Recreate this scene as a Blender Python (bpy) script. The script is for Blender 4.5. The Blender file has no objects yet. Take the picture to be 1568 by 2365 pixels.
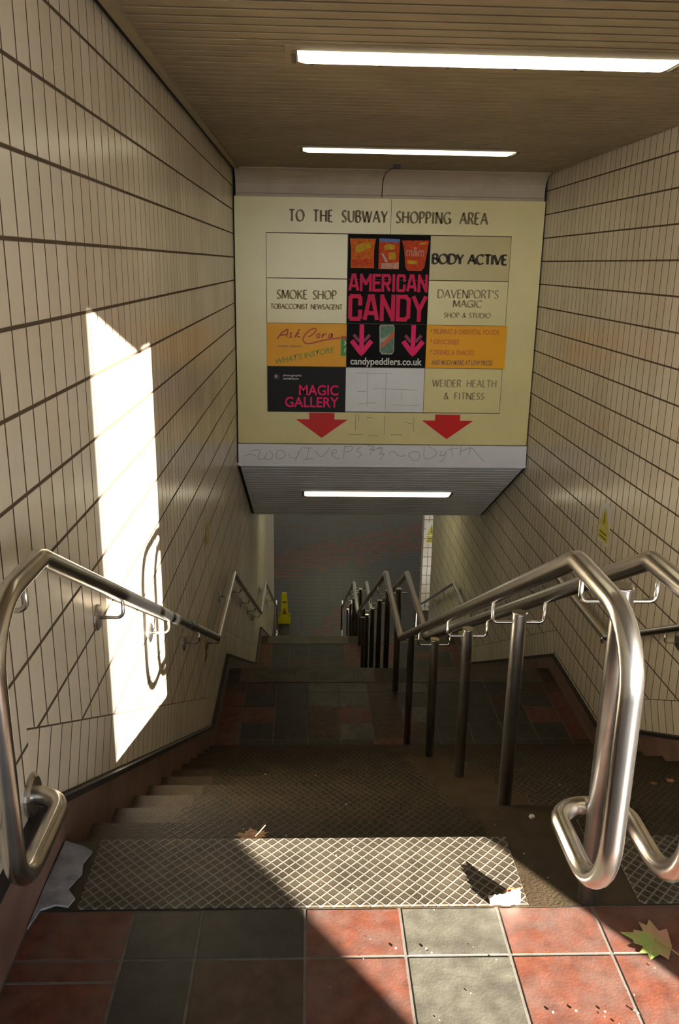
import bpy, math, random
from mathutils import Vector, Matrix
random.seed(7)
sc = bpy.context.scene
COL = sc.collection

# ------------------------------------------------------------------ camera, world, sun, exposure
def rot_axes(pi, ya, ro):
    B = Matrix(((1, 0, 0), (0, 0, -1), (0, 1, 0)))
    cy, sy, cp, sp, cr, sr = math.cos(ya), math.sin(ya), math.cos(pi), math.sin(pi), math.cos(ro), math.sin(ro)
    Rz = Matrix(((cy, -sy, 0), (sy, cy, 0), (0, 0, 1)))
    Rx = Matrix(((1, 0, 0), (0, cp, -sp), (0, sp, cp)))
    Rr = Matrix(((cr, -sr, 0), (sr, cr, 0), (0, 0, 1)))
    return Rr @ Rx @ B @ Rz
R = rot_axes(math.radians(16.396), math.radians(2.1117), math.radians(0.9364))
cd = bpy.data.cameras.new('camera')
cam = bpy.data.objects.new('camera', cd); COL.objects.link(cam)
cd.sensor_fit = 'VERTICAL'; cd.sensor_height = 36.0; cd.sensor_width = 24.0
cd.lens = 1947.63 / 2365 * 36.0
M = Matrix((R[0], -R[1], -R[2])).transposed().to_4x4()
M.translation = Vector((0, 0, 1.62))
cam.matrix_world = M
cd.clip_start = 0.02; cd.clip_end = 200
sc.camera = cam

w = bpy.data.worlds.new('sky'); sc.world = w; w.use_nodes = True
bg = w.node_tree.nodes['Background']
wt = w.node_tree; tcw = wt.nodes.new('ShaderNodeTexCoord'); sxw = wt.nodes.new('ShaderNodeSeparateXYZ'); rw = wt.nodes.new('ShaderNodeValToRGB')
wt.links.new(tcw.outputs['Generated'], sxw.inputs[0]); wt.links.new(sxw.outputs[2], rw.inputs[0]); wt.links.new(rw.outputs[0], bg.inputs[0])
rw.color_ramp.elements[0].position = .10; rw.color_ramp.elements[0].color = (.92, .96, 1.0, 1)     # bright low sky over the street
rw.color_ramp.elements[1].position = .30; rw.color_ramp.elements[1].color = (.05, .07, .11, 1)
bg.inputs[1].default_value = 10.0

sd = bpy.data.lights.new('sun', 'SUN'); sun = bpy.data.objects.new('sun', sd); COL.objects.link(sun)
sd.energy = 85; sd.angle = math.radians(0.55); sd.color = (1.0, 0.93, 0.84)
sun.rotation_euler = Vector((-0.573, 0.82, -0.235)).to_track_quat('-Z', 'Y').to_euler()
sun.location = (6, -8, 5)

vs = sc.view_settings
sc.display_settings.display_device = 'sRGB'
vs.view_transform = 'Standard'; vs.look = 'None'; vs.gamma = 1; vs.use_curve_mapping = False
vs.exposure = 0.0
LAMP = 4.0

# ------------------------------------------------------------------ measurements (metres, top floor at z = 0)
G, RI, Y0 = 0.2977, 0.156, 2.102
XL, XR = -0.725, 2.19
FL, FR = -0.707, 2.172            # faces of the skirtings
Z1, Z2, Z3 = -12 * RI, -24 * RI, -36 * RI
N1 = Y0 + 11 * G                  # last nosing of the upper flight
L1 = 6.884                        # far edge of the first landing
N2 = L1 + 11 * G
L2 = 11.62
N3 = L2 + 11 * G
CEIL = 2.435

# ------------------------------------------------------------------ mesh builder
class MB:
    def __init__(s): s.v = []; s.f = []; s.m = []; s.uv = {}; s.sm = []
    def face(s, pts, mi=0, uv=None, smooth=False):
        b = len(s.v); s.v += [Vector(p) for p in pts]
        s.f.append(list(range(b, b + len(pts)))); s.m.append(mi); s.sm.append(smooth)
        if uv: s.uv[len(s.f) - 1] = uv
    def box(s, x0, x1, y0, y1, z0, z1, mi=0, ch=0.0):
        if ch:                     # chamfered top edges
            b = len(s.v)
            for x, y, z in ((x0, y0, z0), (x1, y0, z0), (x1, y1, z0), (x0, y1, z0),
                            (x0, y0, z1 - ch), (x1, y0, z1 - ch), (x1, y1, z1 - ch), (x0, y1, z1 - ch),
                            (x0 + ch, y0 + ch, z1), (x1 - ch, y0 + ch, z1), (x1 - ch, y1 - ch, z1), (x0 + ch, y1 - ch, z1)):
                s.v.append(Vector((x, y, z)))
            fs = [(3, 2, 1, 0), (0, 1, 5, 4), (1, 2, 6, 5), (2, 3, 7, 6), (3, 0, 4, 7),
                  (4, 5, 9, 8), (5, 6, 10, 9), (6, 7, 11, 10), (7, 4, 8, 11), (8, 9, 10, 11)]
        else:
            b = len(s.v)
            for x, y, z in ((x0, y0, z0), (x1, y0, z0), (x1, y1, z0), (x0, y1, z0), (x0, y0, z1), (x1, y0, z1), (x1, y1, z1), (x0, y1, z1)):
                s.v.append(Vector((x, y, z)))
            fs = [(3, 2, 1, 0), (0, 1, 5, 4), (1, 2, 6, 5), (2, 3, 7, 6), (3, 0, 4, 7), (4, 5, 6, 7)]
        for f in fs: s.f.append([b + i for i in f]); s.m.append(mi); s.sm.append(False)
    def prism(s, prof, x0, x1, mi=0):        # profile in (y, z), extruded along x; prof anticlockwise seen from +x
        n = len(prof); b = len(s.v)
        s.v += [Vector((x0, y, z)) for y, z in prof] + [Vector((x1, y, z)) for y, z in prof]
        for i in range(n):
            j = (i + 1) % n
            s.f.append([b + i, b + n + i, b + n + j, b + j][::-1]); s.m.append(mi); s.sm.append(False)
        s.f.append([b + i for i in range(n)][::-1]); s.m.append(mi); s.sm.append(False)
        s.f.append([b + n + i for i in range(n)]); s.m.append(mi); s.sm.append(False)
    def tube(s, pts, r, seg=14, mi=0, caps=True):
        P = [Vector(p) for p in pts]; n = len(P)
        T = [(P[min(i + 1, n - 1)] - P[max(i - 1, 0)]).normalized() for i in range(n)]
        ref = Vector((0, 0, 1)) if abs(T[0].z) < .9 else Vector((1, 0, 0))
        N = (ref - T[0] * ref.dot(T[0])).normalized(); rings = []
        for i in range(n):
            if i: N = (N - T[i] * N.dot(T[i])).normalized()
            Bn = T[i].cross(N); b = len(s.v)
            for k in range(seg):
                a = 2 * math.pi * k / seg
                s.v.append(P[i] + (N * math.cos(a) + Bn * math.sin(a)) * r)
            rings.append(b)
        for i in range(n - 1):
            for k in range(seg):
                k2 = (k + 1) % seg
                s.f.append([rings[i] + k, rings[i] + k2, rings[i + 1] + k2, rings[i + 1] + k]); s.m.append(mi); s.sm.append(True)
        if caps:
            s.f.append([rings[0] + k for k in range(seg)][::-1]); s.m.append(mi); s.sm.append(False)
            s.f.append([rings[-1] + k for k in range(seg)]); s.m.append(mi); s.sm.append(False)
    def disc(s, c, axis, r, h, seg=24, mi=0):   # short cylinder with a chamfered rim
        A = Vector(axis).normalized(); c = Vector(c)
        ref = Vector((0, 0, 1)) if abs(A.z) < .9 else Vector((1, 0, 0))
        U = A.cross(ref).normalized(); W = A.cross(U)
        rings = []
        for d, rr in ((0, r), (h * .55, r), (h, r * .86)):
            b = len(s.v); rings.append(b)
            for k in range(seg):
                a = 2 * math.pi * k / seg
                s.v.append(c + A * d + (U * math.cos(a) + W * math.sin(a)) * rr)
        for q in range(2):
            for k in range(seg):
                k2 = (k + 1) % seg
                s.f.append([rings[q] + k, rings[q] + k2, rings[q + 1] + k2, rings[q + 1] + k]); s.m.append(mi); s.sm.append(False)
        s.f.append([rings[2] + k for k in range(seg)]); s.m.append(mi); s.sm.append(False)
        s.f.append([rings[0] + k for k in range(seg)][::-1]); s.m.append(mi); s.sm.append(False)
    def ribbon(s, pts, wd, to3, mi=0, thin=None):   # flat stroke in a plane, width by direction when thin is given
        n = len(pts)
        if n < 2: return
        dirs = []
        for i in range(n):
            a = pts[max(i - 1, 0)]; b = pts[min(i + 1, n - 1)]
            d = Vector((b[0] - a[0], b[1] - a[1]))
            dirs.append(d.normalized() if d.length > 1e-9 else Vector((1, 0)))
        L = []; Rr = []
        for i in range(n):
            d = dirs[i]; nrm = Vector((-d.y, d.x)); ww = wd
            if thin is not None:
                k = abs(d.x * .30 - d.y * .954); ww = thin + (wd - thin) * k
                if d.x * d.y > .15: ww = thin + (ww - thin) * .45
            sc_ = 1.0
            if 0 < i < n - 1:
                e1 = Vector((pts[i][0] - pts[i - 1][0], pts[i][1] - pts[i - 1][1])).normalized()
                sc_ = min(1 / max(abs(e1.dot(d)), .45), 1.6)
            p = Vector(pts[i][:2]); L.append(p + nrm * ww / 2 * sc_); Rr.append(p - nrm * ww / 2 * sc_)
        for i in range(n - 1):
            s.face([to3(*Rr[i]), to3(*Rr[i + 1]), to3(*L[i + 1]), to3(*L[i])], mi)
    def build(s, name, mats, parent=None, bevel=0):
        off = Vector((0, 0, 0)); q = parent
        while q: off += q.location; q = q.parent
        me = bpy.data.meshes.new(name)
        me.from_pydata([tuple(v - off) for v in s.v], [], s.f)
        if not isinstance(mats, (list, tuple)): mats = [mats]
        for m in mats: me.materials.append(m)
        for i, p in enumerate(me.polygons): p.material_index = s.m[i]; p.use_smooth = s.sm[i]
        if s.uv:
            ul = me.uv_layers.new(name='UVMap')
            for fi, uvs in s.uv.items():
                for li, uv in zip(me.polygons[fi].loop_indices, uvs): ul.data[li].uv = uv
        me.update()
        o = bpy.data.objects.new(name, me); COL.objects.link(o)
        if parent: o.parent = parent
        if bevel:
            b = o.modifiers.new('Bevel', 'BEVEL'); b.width = bevel; b.segments = 2; b.limit_method = 'ANGLE'
        return o

def thing(name, label, cat, loc=(0, 0, 0), group=None):
    o = bpy.data.objects.new(name, None); COL.objects.link(o); o.location = loc; o.empty_display_size = .1
    return tag(o, label, cat, group)
def tag(o, label, cat, group=None, kind=None):
    o['label'] = label; o['category'] = cat
    if group: o['group'] = group
    if kind: o['kind'] = kind
    return o
def struct(o, label=None):
    o['kind'] = 'structure'
    if label: o['label'] = label
    return o

# ------------------------------------------------------------------ materials
def mat(name, col, rough=.5, metal=0.0, spec=.5, emit=None, es=0.0, noise=0.0, nscale=20.0, bump=0.0, bscale=60.0, dirt=None, dirt_amt=.5, dirt_scale=3.0):
    m = bpy.data.materials.new(name); m.use_nodes = True
    nt = m.node_tree; b = nt.nodes['Principled BSDF']; L = nt.links.new
    b.inputs['Base Color'].default_value = (*col, 1); b.inputs['Roughness'].default_value = rough
    b.inputs['Metallic'].default_value = metal; b.inputs['Specular IOR Level'].default_value = spec
    if emit: b.inputs['Emission Color'].default_value = (*emit, 1); b.inputs['Emission Strength'].default_value = es
    tc = nt.nodes.new('ShaderNodeNewGeometry')
    src = None
    if noise:
        n = nt.nodes.new('ShaderNodeTexNoise'); n.inputs['Scale'].default_value = nscale; n.inputs['Detail'].default_value = 6
        L(tc.outputs['Position'], n.inputs['Vector'])
        mp = nt.nodes.new('ShaderNodeMapRange'); mp.inputs[1].default_value = .3; mp.inputs[2].default_value = .7
        mp.inputs[3].default_value = 1 - noise; mp.inputs[4].default_value = 1 + noise
        L(n.outputs['Fac'], mp.inputs[0])
        mx = nt.nodes.new('ShaderNodeMix'); mx.data_type = 'RGBA'; mx.blend_type = 'MULTIPLY'; mx.inputs[0].default_value = 1
        mx.inputs[6].default_value = (*col, 1); L(mp.outputs[0], mx.inputs[7]); src = mx.outputs[2]
    if dirt:
        n2 = nt.nodes.new('ShaderNodeTexNoise'); n2.inputs['Scale'].default_value = dirt_scale; n2.inputs['Detail'].default_value = 8; n2.inputs['Roughness'].default_value = .65
        L(tc.outputs['Position'], n2.inputs['Vector'])
        mp2 = nt.nodes.new('ShaderNodeMapRange'); mp2.inputs[1].default_value = .42; mp2.inputs[2].default_value = .72; mp2.inputs[3].default_value = 0; mp2.inputs[4].default_value = dirt_amt
        L(n2.outputs['Fac'], mp2.inputs[0])
        mx2 = nt.nodes.new('ShaderNodeMix'); mx2.data_type = 'RGBA'; L(mp2.outputs[0], mx2.inputs[0])
        if src: L(src, mx2.inputs[6])
        else: mx2.inputs[6].default_value = (*col, 1)
        mx2.inputs[7].default_value = (*dirt, 1); src = mx2.outputs[2]
    if src: L(src, b.inputs['Base Color'])
    if bump:
        n3 = nt.nodes.new('ShaderNodeTexNoise'); n3.inputs['Scale'].default_value = bscale; n3.inputs['Detail'].default_value = 4
        L(tc.outputs['Position'], n3.inputs['Vector'])
        bp = nt.nodes.new('ShaderNodeBump'); bp.inputs['Strength'].default_value = bump; bp.inputs['Distance'].default_value = .01
        L(n3.outputs['Fac'], bp.inputs['Height']); L(bp.outputs[0], b.inputs['Normal'])
    return m

def math_node(nt, op, a, b=None, c=None):
    n = nt.nodes.new('ShaderNodeMath'); n.operation = op
    for i, x in enumerate((a, b, c)):
        if x is None: continue
        if isinstance(x, (int, float)): n.inputs[i].default_value = x
        else: nt.links.new(x, n.inputs[i])
    return n.outputs[0]

def wall_tile_material():
    m = bpy.data.materials.new('glazed_wall_tile'); m.use_nodes = True
    nt = m.node_tree; b = nt.nodes['Principled BSDF']; L = nt.links.new
    uv = nt.nodes.new('ShaderNodeUVMap'); uv.uv_map = 'UVMap'
    sp = nt.nodes.new('ShaderNodeSeparateXYZ'); L(uv.outputs[0], sp.inputs[0])
    U = math_node(nt, 'DIVIDE', sp.outputs[0], 0.1065); V = math_node(nt, 'DIVIDE', sp.outputs[1], 0.2085)
    def edge(x, half):
        fr = math_node(nt, 'FRACT', x)
        d = math_node(nt, 'ABSOLUTE', math_node(nt, 'SUBTRACT', fr, .5))
        mr = nt.nodes.new('ShaderNodeMapRange'); mr.interpolation_type = 'SMOOTHSTEP'
        mr.inputs[1].default_value = .5 - half * 1.3; mr.inputs[2].default_value = .5 - half * .7
        mr.inputs[3].default_value = 0; mr.inputs[4].default_value = 1; L(d, mr.inputs[0]); return mr.outputs[0]
    g = math_node(nt, 'MAXIMUM', edge(U, .040), edge(V, .028))
    cmb = nt.nodes.new('ShaderNodeCombineXYZ')
    L(math_node(nt, 'FLOOR', U), cmb.inputs[0]); L(math_node(nt, 'FLOOR', V), cmb.inputs[1])
    wn = nt.nodes.new('ShaderNodeTexWhiteNoise'); wn.noise_dimensions = '2D'; L(cmb.outputs[0], wn.inputs[0])
    geo = nt.nodes.new('ShaderNodeNewGeometry')
    n1 = nt.nodes.new('ShaderNodeTexNoise'); n1.inputs['Scale'].default_value = 1.4; n1.inputs['Detail'].default_value = 5; L(geo.outputs['Position'], n1.inputs['Vector'])
    f = math_node(nt, 'ADD', math_node(nt, 'MULTIPLY', wn.outputs[0], .25), math_node(nt, 'MULTIPLY', n1.outputs['Fac'], .75))
    cr = nt.nodes.new('ShaderNodeValToRGB'); cr.color_ramp.elements[0].position = .2; cr.color_ramp.elements[1].position = .8
    cr.color_ramp.elements[0].color = (.60, .52, .385, 1); cr.color_ramp.elements[1].color = (.78, .70, .55, 1); L(f, cr.inputs[0])
    mx = nt.nodes.new('ShaderNodeMix'); mx.data_type = 'RGBA'; L(g, mx.inputs[0]); L(cr.outputs[0], mx.inputs[6]); mx.inputs[7].default_value = (.085, .055, .028, 1)
    L(mx.outputs[2], b.inputs['Base Color'])
    L(math_node(nt, 'ADD', math_node(nt, 'MULTIPLY', g, .6), .23), b.inputs['Roughness']); b.inputs['Specular IOR Level'].default_value = .42
    n2 = nt.nodes.new('ShaderNodeTexNoise'); n2.inputs['Scale'].default_value = 55; n2.inputs['Detail'].default_value = 2; L(geo.outputs['Position'], n2.inputs['Vector'])
    h = math_node(nt, 'SUBTRACT', math_node(nt, 'MULTIPLY', n2.outputs['Fac'], .35), g)
    bp = nt.nodes.new('ShaderNodeBump'); bp.inputs['Strength'].default_value = .35; bp.inputs['Distance'].default_value = .004
    L(h, bp.inputs['Height']); L(bp.outputs[0], b.inputs['Normal'])
    return m

def plate_material(name, ridge, cell, pitch=.0345, metal=.0, rough=.55):
    m = bpy.data.materials.new(name); m.use_nodes = True
    nt = m.node_tree; b = nt.nodes['Principled BSDF']; L = nt.links.new
    geo = nt.nodes.new('ShaderNodeNewGeometry'); sp = nt.nodes.new('ShaderNodeSeparateXYZ'); L(geo.outputs['Position'], sp.inputs[0])
    def line(x):
        d = math_node(nt, 'ABSOLUTE', math_node(nt, 'SUBTRACT', math_node(nt, 'FRACT', math_node(nt, 'DIVIDE', x, pitch)), .5))
        mr = nt.nodes.new('ShaderNodeMapRange'); mr.interpolation_type = 'SMOOTHSTEP'
        mr.inputs[1].default_value = .36; mr.inputs[2].default_value = .44; L(d, mr.inputs[0]); return mr.outputs[0]
    g = math_node(nt, 'MAXIMUM', line(math_node(nt, 'ADD', sp.outputs[0], sp.outputs[1])), line(math_node(nt, 'SUBTRACT', sp.outputs[0], sp.outputs[1])))
    n1 = nt.nodes.new('ShaderNodeTexNoise'); n1.inputs['Scale'].default_value = 9; n1.inputs['Detail'].default_value = 7; L(geo.outputs['Position'], n1.inputs['Vector'])
    def shade(c, lo, hi):
        mr = nt.nodes.new('ShaderNodeMapRange'); mr.inputs[1].default_value = .3; mr.inputs[2].default_value = .7; mr.inputs[3].default_value = lo; mr.inputs[4].default_value = hi; L(n1.outputs['Fac'], mr.inputs[0])
        x = nt.nodes.new('ShaderNodeMix'); x.data_type = 'RGBA'; x.blend_type = 'MULTIPLY'; x.inputs[0].default_value = 1; x.inputs[6].default_value = (*c, 1); L(mr.outputs[0], x.inputs[7]); return x.outputs[2]
    mx = nt.nodes.new('ShaderNodeMix'); mx.data_type = 'RGBA'; L(g, mx.inputs[0]); L(shade(cell, .55, 1.5), mx.inputs[6]); L(shade(ridge, .8, 1.15), mx.inputs[7])
    L(mx.outputs[2], b.inputs['Base Color']); b.inputs['Roughness'].default_value = rough; b.inputs['Metallic'].default_value = metal
    bp = nt.nodes.new('ShaderNodeBump'); bp.inputs['Strength'].default_value = .8; bp.inputs['Distance'].default_value = .004
    L(g, bp.inputs['Height']); L(bp.outputs[0], b.inputs['Normal'])
    return m

def leaf_material(name, a, c, scale):
    m = mat(name, a, .7); nt = m.node_tree; b = nt.nodes['Principled BSDF']
    geo = nt.nodes.new('ShaderNodeNewGeometry'); n = nt.nodes.new('ShaderNodeTexNoise'); n.inputs['Scale'].default_value = scale
    nt.links.new(geo.outputs['Position'], n.inputs['Vector'])
    cr = nt.nodes.new('ShaderNodeValToRGB'); cr.color_ramp.elements[0].position = .42; cr.color_ramp.elements[1].position = .58
    cr.color_ramp.elements[0].color = (*a, 1); cr.color_ramp.elements[1].color = (*c, 1)
    nt.links.new(n.outputs['Fac'], cr.inputs[0]); nt.links.new(cr.outputs[0], b.inputs['Base Color'])
    return m

TILE = wall_tile_material()
SLAT = mat('ceiling_slat', (.24, .18, .105), .55, noise=.12, nscale=3, dirt=(.10, .07, .04), dirt_amt=.35, dirt_scale=2.5)
SLATW = mat('white_slat', (.88, .87, .88), .45, noise=.05, nscale=3, dirt=(.45, .37, .30), dirt_amt=.25, dirt_scale=2.2)
DARK = mat('gap_shade_clip_black', (.012, .010, .008), .9)  # near-black colour paints the shade in slat and board gaps, also used on clips
CREAM = mat('cream_panel', (.80, .70, .33), .28, noise=.05, nscale=2, dirt=(.5, .36, .15), dirt_amt=.16, dirt_scale=1.6)
CREAM2 = mat('dull_cream_panel', (.60, .51, .22), .32, noise=.05, nscale=2)
CREAM3 = mat('pale_cream_panel', (.79, .69, .32), .28, noise=.05, nscale=2)
COVE = mat('cove_paint', (.47, .39, .29), .5, noise=.08, nscale=4, dirt=(.25, .18, .1), dirt_amt=.3)
FASCIA = mat('white_fascia', (.88, .88, .89), .4, noise=.05, nscale=3, dirt=(.4, .36, .3), dirt_amt=.25)
TRIM = mat('cream_trim', (.28, .22, .13), .5, noise=.1)
GROOVE = mat('groove_line', (.10, .075, .03), .8)
FADED = mat('faded_lettering', (.36, .29, .14), .6)
INK = mat('brown_lettering', (.22, .17, .07), .6)
INKD = mat('dark_lettering', (.045, .032, .012), .6)
BLACKP = mat('black_poster', (.006, .005, .004), .6, spec=.12)
BLACKM = mat('charcoal_poster', (.011, .010, .009), .5, spec=.18)
PINK = mat('pink_print', (.72, .010, .090), .5, spec=.2)
PINKM = mat('bright_pink_print', (.88, .018, .15), .5, spec=.2)
DIMPINK = mat('dim_pink_print', (.26, .012, .07), .5)
WHITEP = mat('white_print', (.75, .74, .70), .5)
GREYP = mat('grey_print', (.45, .43, .40), .5)
ORANGE = mat('orange_poster', (.92, .43, .010), .4, spec=.22, noise=.04, nscale=4)
REDP = mat('red_print', (.60, .10, .02), .5)
BRICKP = mat('red_script_print', (.55, .05, .03), .5)
ORPR = mat('burnt_orange_print', (.62, .17, .006), .5)
PURP = mat('purple_print', (.24, .12, .10), .5)
GREENP = mat('green_print', (.22, .34, .03), .5)
GREENB = mat('bright_green_print', (.03, .28, .03), .5)
REDARR = mat('red_arrow', (.62, .006, .004), .4, spec=.3)
WHITEPAN = mat('white_panel', (.80, .80, .79), .35, noise=.04, nscale=3)
PACKR = mat('orange_red_pack', (.62, .065, .008), .5, spec=.15, noise=.3, nscale=30)
PACKO = mat('orange_pack', (.66, .14, .008), .5, spec=.15, noise=.25, nscale=30)
PACKY = mat('pack_yellow', (.60, .35, .015), .5, spec=.15, noise=.25, nscale=40)
PACKP = mat('pack_pink', (.60, .27, .18), .5, noise=.3, nscale=50)
PACKB = mat('pack_blue', (.08, .17, .45), .5)
CANG = mat('can_green', (.035, .14, .04), .4, noise=.5, nscale=40)
CANS = mat('can_silver', (.30, .33, .20), .4, noise=.3, nscale=60)
STEEL = mat('stainless_steel', (.60, .57, .52), .24, metal=1.0, noise=.10, nscale=14, bump=.015, bscale=160)
STEELB = mat('worn_steel', (.42, .40, .37), .33, metal=1.0, noise=.15, nscale=14)
STEP = mat('step_concrete', (.030, .020, .010), .6, noise=.25, nscale=9, bump=.25, bscale=120, dirt=(.060, .042, .022), dirt_amt=.55, dirt_scale=4)
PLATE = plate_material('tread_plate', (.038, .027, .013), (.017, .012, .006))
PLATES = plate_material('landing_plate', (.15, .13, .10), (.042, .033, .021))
GROUT = mat('floor_grout', (.10, .088, .07), .9, noise=.2, nscale=30)
TRED = mat('red_quarry_tile', (.100, .032, .018), .55, noise=.35, nscale=22, bump=.08, bscale=140, dirt=(.105, .080, .066), dirt_amt=.85, dirt_scale=6)
TDARK = mat('dark_grey_quarry_tile', (.027, .025, .018), .45, noise=.35, nscale=22, bump=.08, bscale=140, dirt=(.045, .04, .033), dirt_amt=.7, dirt_scale=5)
TGREY = mat('grey_quarry_tile', (.085, .078, .058), .5, noise=.3, nscale=22, bump=.08, bscale=140, dirt=(.035, .03, .024), dirt_amt=.75, dirt_scale=6)
TBROWN = mat('brown_quarry_tile', (.052, .028, .015), .5, noise=.35, nscale=22, bump=.08, bscale=140, dirt=(.045, .035, .026), dirt_amt=.75, dirt_scale=5)
for _m in (TRED, TDARK, TGREY, TBROWN, PLATE, PLATES, STEP): _m.node_tree.nodes['Principled BSDF'].inputs['Specular IOR Level'].default_value = .22
TILES = [GROUT, TRED, TDARK, TGREY, TBROWN]
SKIRT = mat('skirting_tile', (.17, .098, .075), .4, noise=.25, nscale=6, bump=.1, bscale=60, dirt=(.055, .034, .022), dirt_amt=.7, dirt_scale=5)
BEAD = mat('black_bead', (.012, .010, .010), .5)
PAVE = mat('pavement', (.22, .21, .20), .8, noise=.15, nscale=5)
CONC = mat('street_wall', (.40, .38, .35), .8, noise=.1, nscale=3)
CEMENT = mat('grey_cement', (.21, .21, .22), .7, noise=.3, nscale=25, bump=.4, bscale=60)
YEL = mat('yellow_sticker', (.52, .43, .02), .45)
YELP = mat('yellow_plastic', (.66, .58, .01), .35)
YDARK = mat('sticker_print', (.10, .085, .01), .6)
STWHITE = mat('sticker_backing', (.62, .60, .55), .4)
LEAFB = leaf_material('dry_leaf', (.17, .075, .025), (.28, .15, .06), 60)
LEAFG = leaf_material('maple_leaf', (.20, .26, .06), (.34, .17, .11), 9)
STEM = mat('leaf_stem', (.30, .13, .04), .7)
PAPER = mat('white_paper', (.80, .76, .70), .6, noise=.05, nscale=60)
PAPERO = mat('orange_paper', (.55, .13, .03), .6, noise=.3, nscale=70)
BIT = mat('pale_bit', (.30, .24, .15), .8)
BITW = mat('white_bit', (.42, .40, .36), .8)
LAMPL = mat('passage_lamp_diffuser', (.9, .9, .9), .4, emit=(1.0, .98, .60), es=20)
LAMPM = mat('lamp_diffuser', (.9, .9, .9), .4, emit=(1.0, .90, .62), es=LAMP)
BLACKC = mat('black_cable', (.02, .018, .015), .6)

# ------------------------------------------------------------------ walls: tiled faces with a sloping tile course over each flight
SLP = .5245
SK = [(-1.5, .225), (1.95, .225), (5.60, -1.69), (6.80, -1.69), (10.365, -3.56), (11.54, -3.56), (15.11, -5.43), (17.2, -5.43)]
def skz(y):
    for (a, za), (b, zb) in zip(SK, SK[1:]):
        if a <= y <= b: return za + (zb - za) * (y - a) / (b - a)
    return SK[-1][1]
TOPL = [(-1.5, 2.47), (8.40, 2.47), (8.401, -.25), (10.2, -1.34), (14.0, -1.36), (17.0, -3.05), (17.2, -3.05)]
def topz(y):
    for (a, za), (b, zb) in zip(TOPL, TOPL[1:]):
        if a <= y <= b: return za + (zb - za) * (y - a) / (b - a)
    return TOPL[-1][1]
BAND = .235
def tiled_wall(name, x, inward, y0, y1, voff):
    mb = MB()
    ys = sorted({y0, y1, *[p[0] for p in SK if y0 < p[0] < y1], *[p[0] for p in TOPL if y0 < p[0] < y1]})
    ca, sa = math.cos(math.atan(SLP)), math.sin(math.atan(SLP))
    def q(pts, uv):
        P = [(x, y, z) for y, z in pts]
        if inward > 0: mb.face(P, 0, uv)
        else: mb.face(P[::-1], 0, uv[::-1])
    hz = lambda y, z: (y - 2.1123, z - voff)
    for a, b in zip(ys, ys[1:]):
        if b - a < .002: continue
        e = 1e-5; sa_, sb_ = skz(a + e), skz(b - e); ta, tb = topz(a + e), topz(b - e)
        slope = abs(sb_ - sa_) / (b - a) > .3
        if slope:
            # oblique coordinates: joints run square to the slope
            f = lambda y, z: ((y - a) * ca - (z - sa_) * sa, (y - a) * sa + (z - sa_) * ca)
            pts = [(a, sa_), (b, sb_), (b, sb_ + BAND), (a, sa_ + BAND)]
            q(pts, [f(*p) for p in pts])
            pts = [(a, sa_ + BAND), (b, sb_ + BAND), (b, tb), (a, ta)]
            q(pts, [hz(*p) for p in pts])
        else:
            pts = [(a, sa_), (b, sb_), (b, tb), (a, ta)]
            q(pts, [hz(*p) for p in pts])
    # thickness behind the tiled face
    xo = x - .12 * inward
    for a, b in zip(ys, ys[1:]):
        P = [(xo, a, -6), (xo, b, -6), (xo, b, 2.47), (xo, a, 2.47)]
        mb.face(P[::-1] if inward > 0 else P, 1)
    for yy in (y0, y1):
        mb.face([(x, yy, skz(yy)), (xo, yy, skz(yy)), (xo, yy, topz(yy)), (x, yy, topz(yy))], 0,
                [(x, skz(yy) - voff), (xo, skz(yy) - voff), (xo, topz(yy) - voff), (x, topz(yy) - voff)])
    return struct(mb.build(name, [TILE, CONC]))
tiled_wall('wall_left', XL, 1, -1.5, 16.35, 1.666)
tiled_wall('wall_right', XR, -1, -.29, 14.25, 1.672)

def skirting(name, xw, xf, y0, y1):
    mb = MB()
    ys = sorted({y0, y1, *[p[0] for p in SK if y0 < p[0] < y1]})
    d = 1 if xf > xw else -1
    for a, b in zip(ys, ys[1:]):
        za, zb = skz(a), skz(b)
        for (lo, hi, xx, mi) in ((-.62, -.022, xf, 0), (-.022, 0.0, xf + d * .006, 1)):
            x0, x1 = sorted((xw, xx)); v = len(mb.v)
            for X in (x0, x1):
                mb.v += [Vector((X, a, za + lo)), Vector((X, b, zb + lo)), Vector((X, b, zb + hi)), Vector((X, a, za + hi))]
            for f in ((3, 2, 1, 0), (4, 5, 6, 7), (0, 1, 5, 4), (1, 2, 6, 5), (2, 3, 7, 6), (3, 0, 4, 7)):
                mb.f.append([v + i for i in f]); mb.m.append(mi); mb.sm.append(False)
    return struct(mb.build(name, [SKIRT, BEAD]))
skirting('baseboard_left', XL, FL, -1.5, 16.35)
skirting('baseboard_right', XR, FR, -.29, 14.25)

# ------------------------------------------------------------------ floors
def tile_floor(name, xs, ys, z, pick, thick=.14, gap=.008, y_back=None):
    mb = MB()
    mb.box(xs[0], xs[-1], ys[0], y_back if y_back else ys[-1], z - thick, z - .0016, 0)
    for j in range(len(ys) - 1):
        for i in range(len(xs) - 1):
            mb.box(xs[i] + gap / 2, xs[i + 1] - gap / 2, ys[j] + gap / 2, ys[j + 1] - gap / 2, z - .006, z, pick(i, j), ch=.0012)
    return struct(mb.build(name, TILES))
xs_top = [FL, -.447, -.272, -.005, .243, .500, .752, 1.005, 1.26, 1.515, 1.77, 2.02, FR]
ys_top = [-.58, -.33, -.08, .17, .42, .67, .92, 1.17, 1.417, 1.662, 1.825]
MAPT = {9: [1, 2, 2, 1, 3, 1, 1, 1, 2, 1, 4, 1], 8: [1, 2, 4, 1, 3, 1, 1, 1, 1, 2, 1, 1]}
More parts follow.
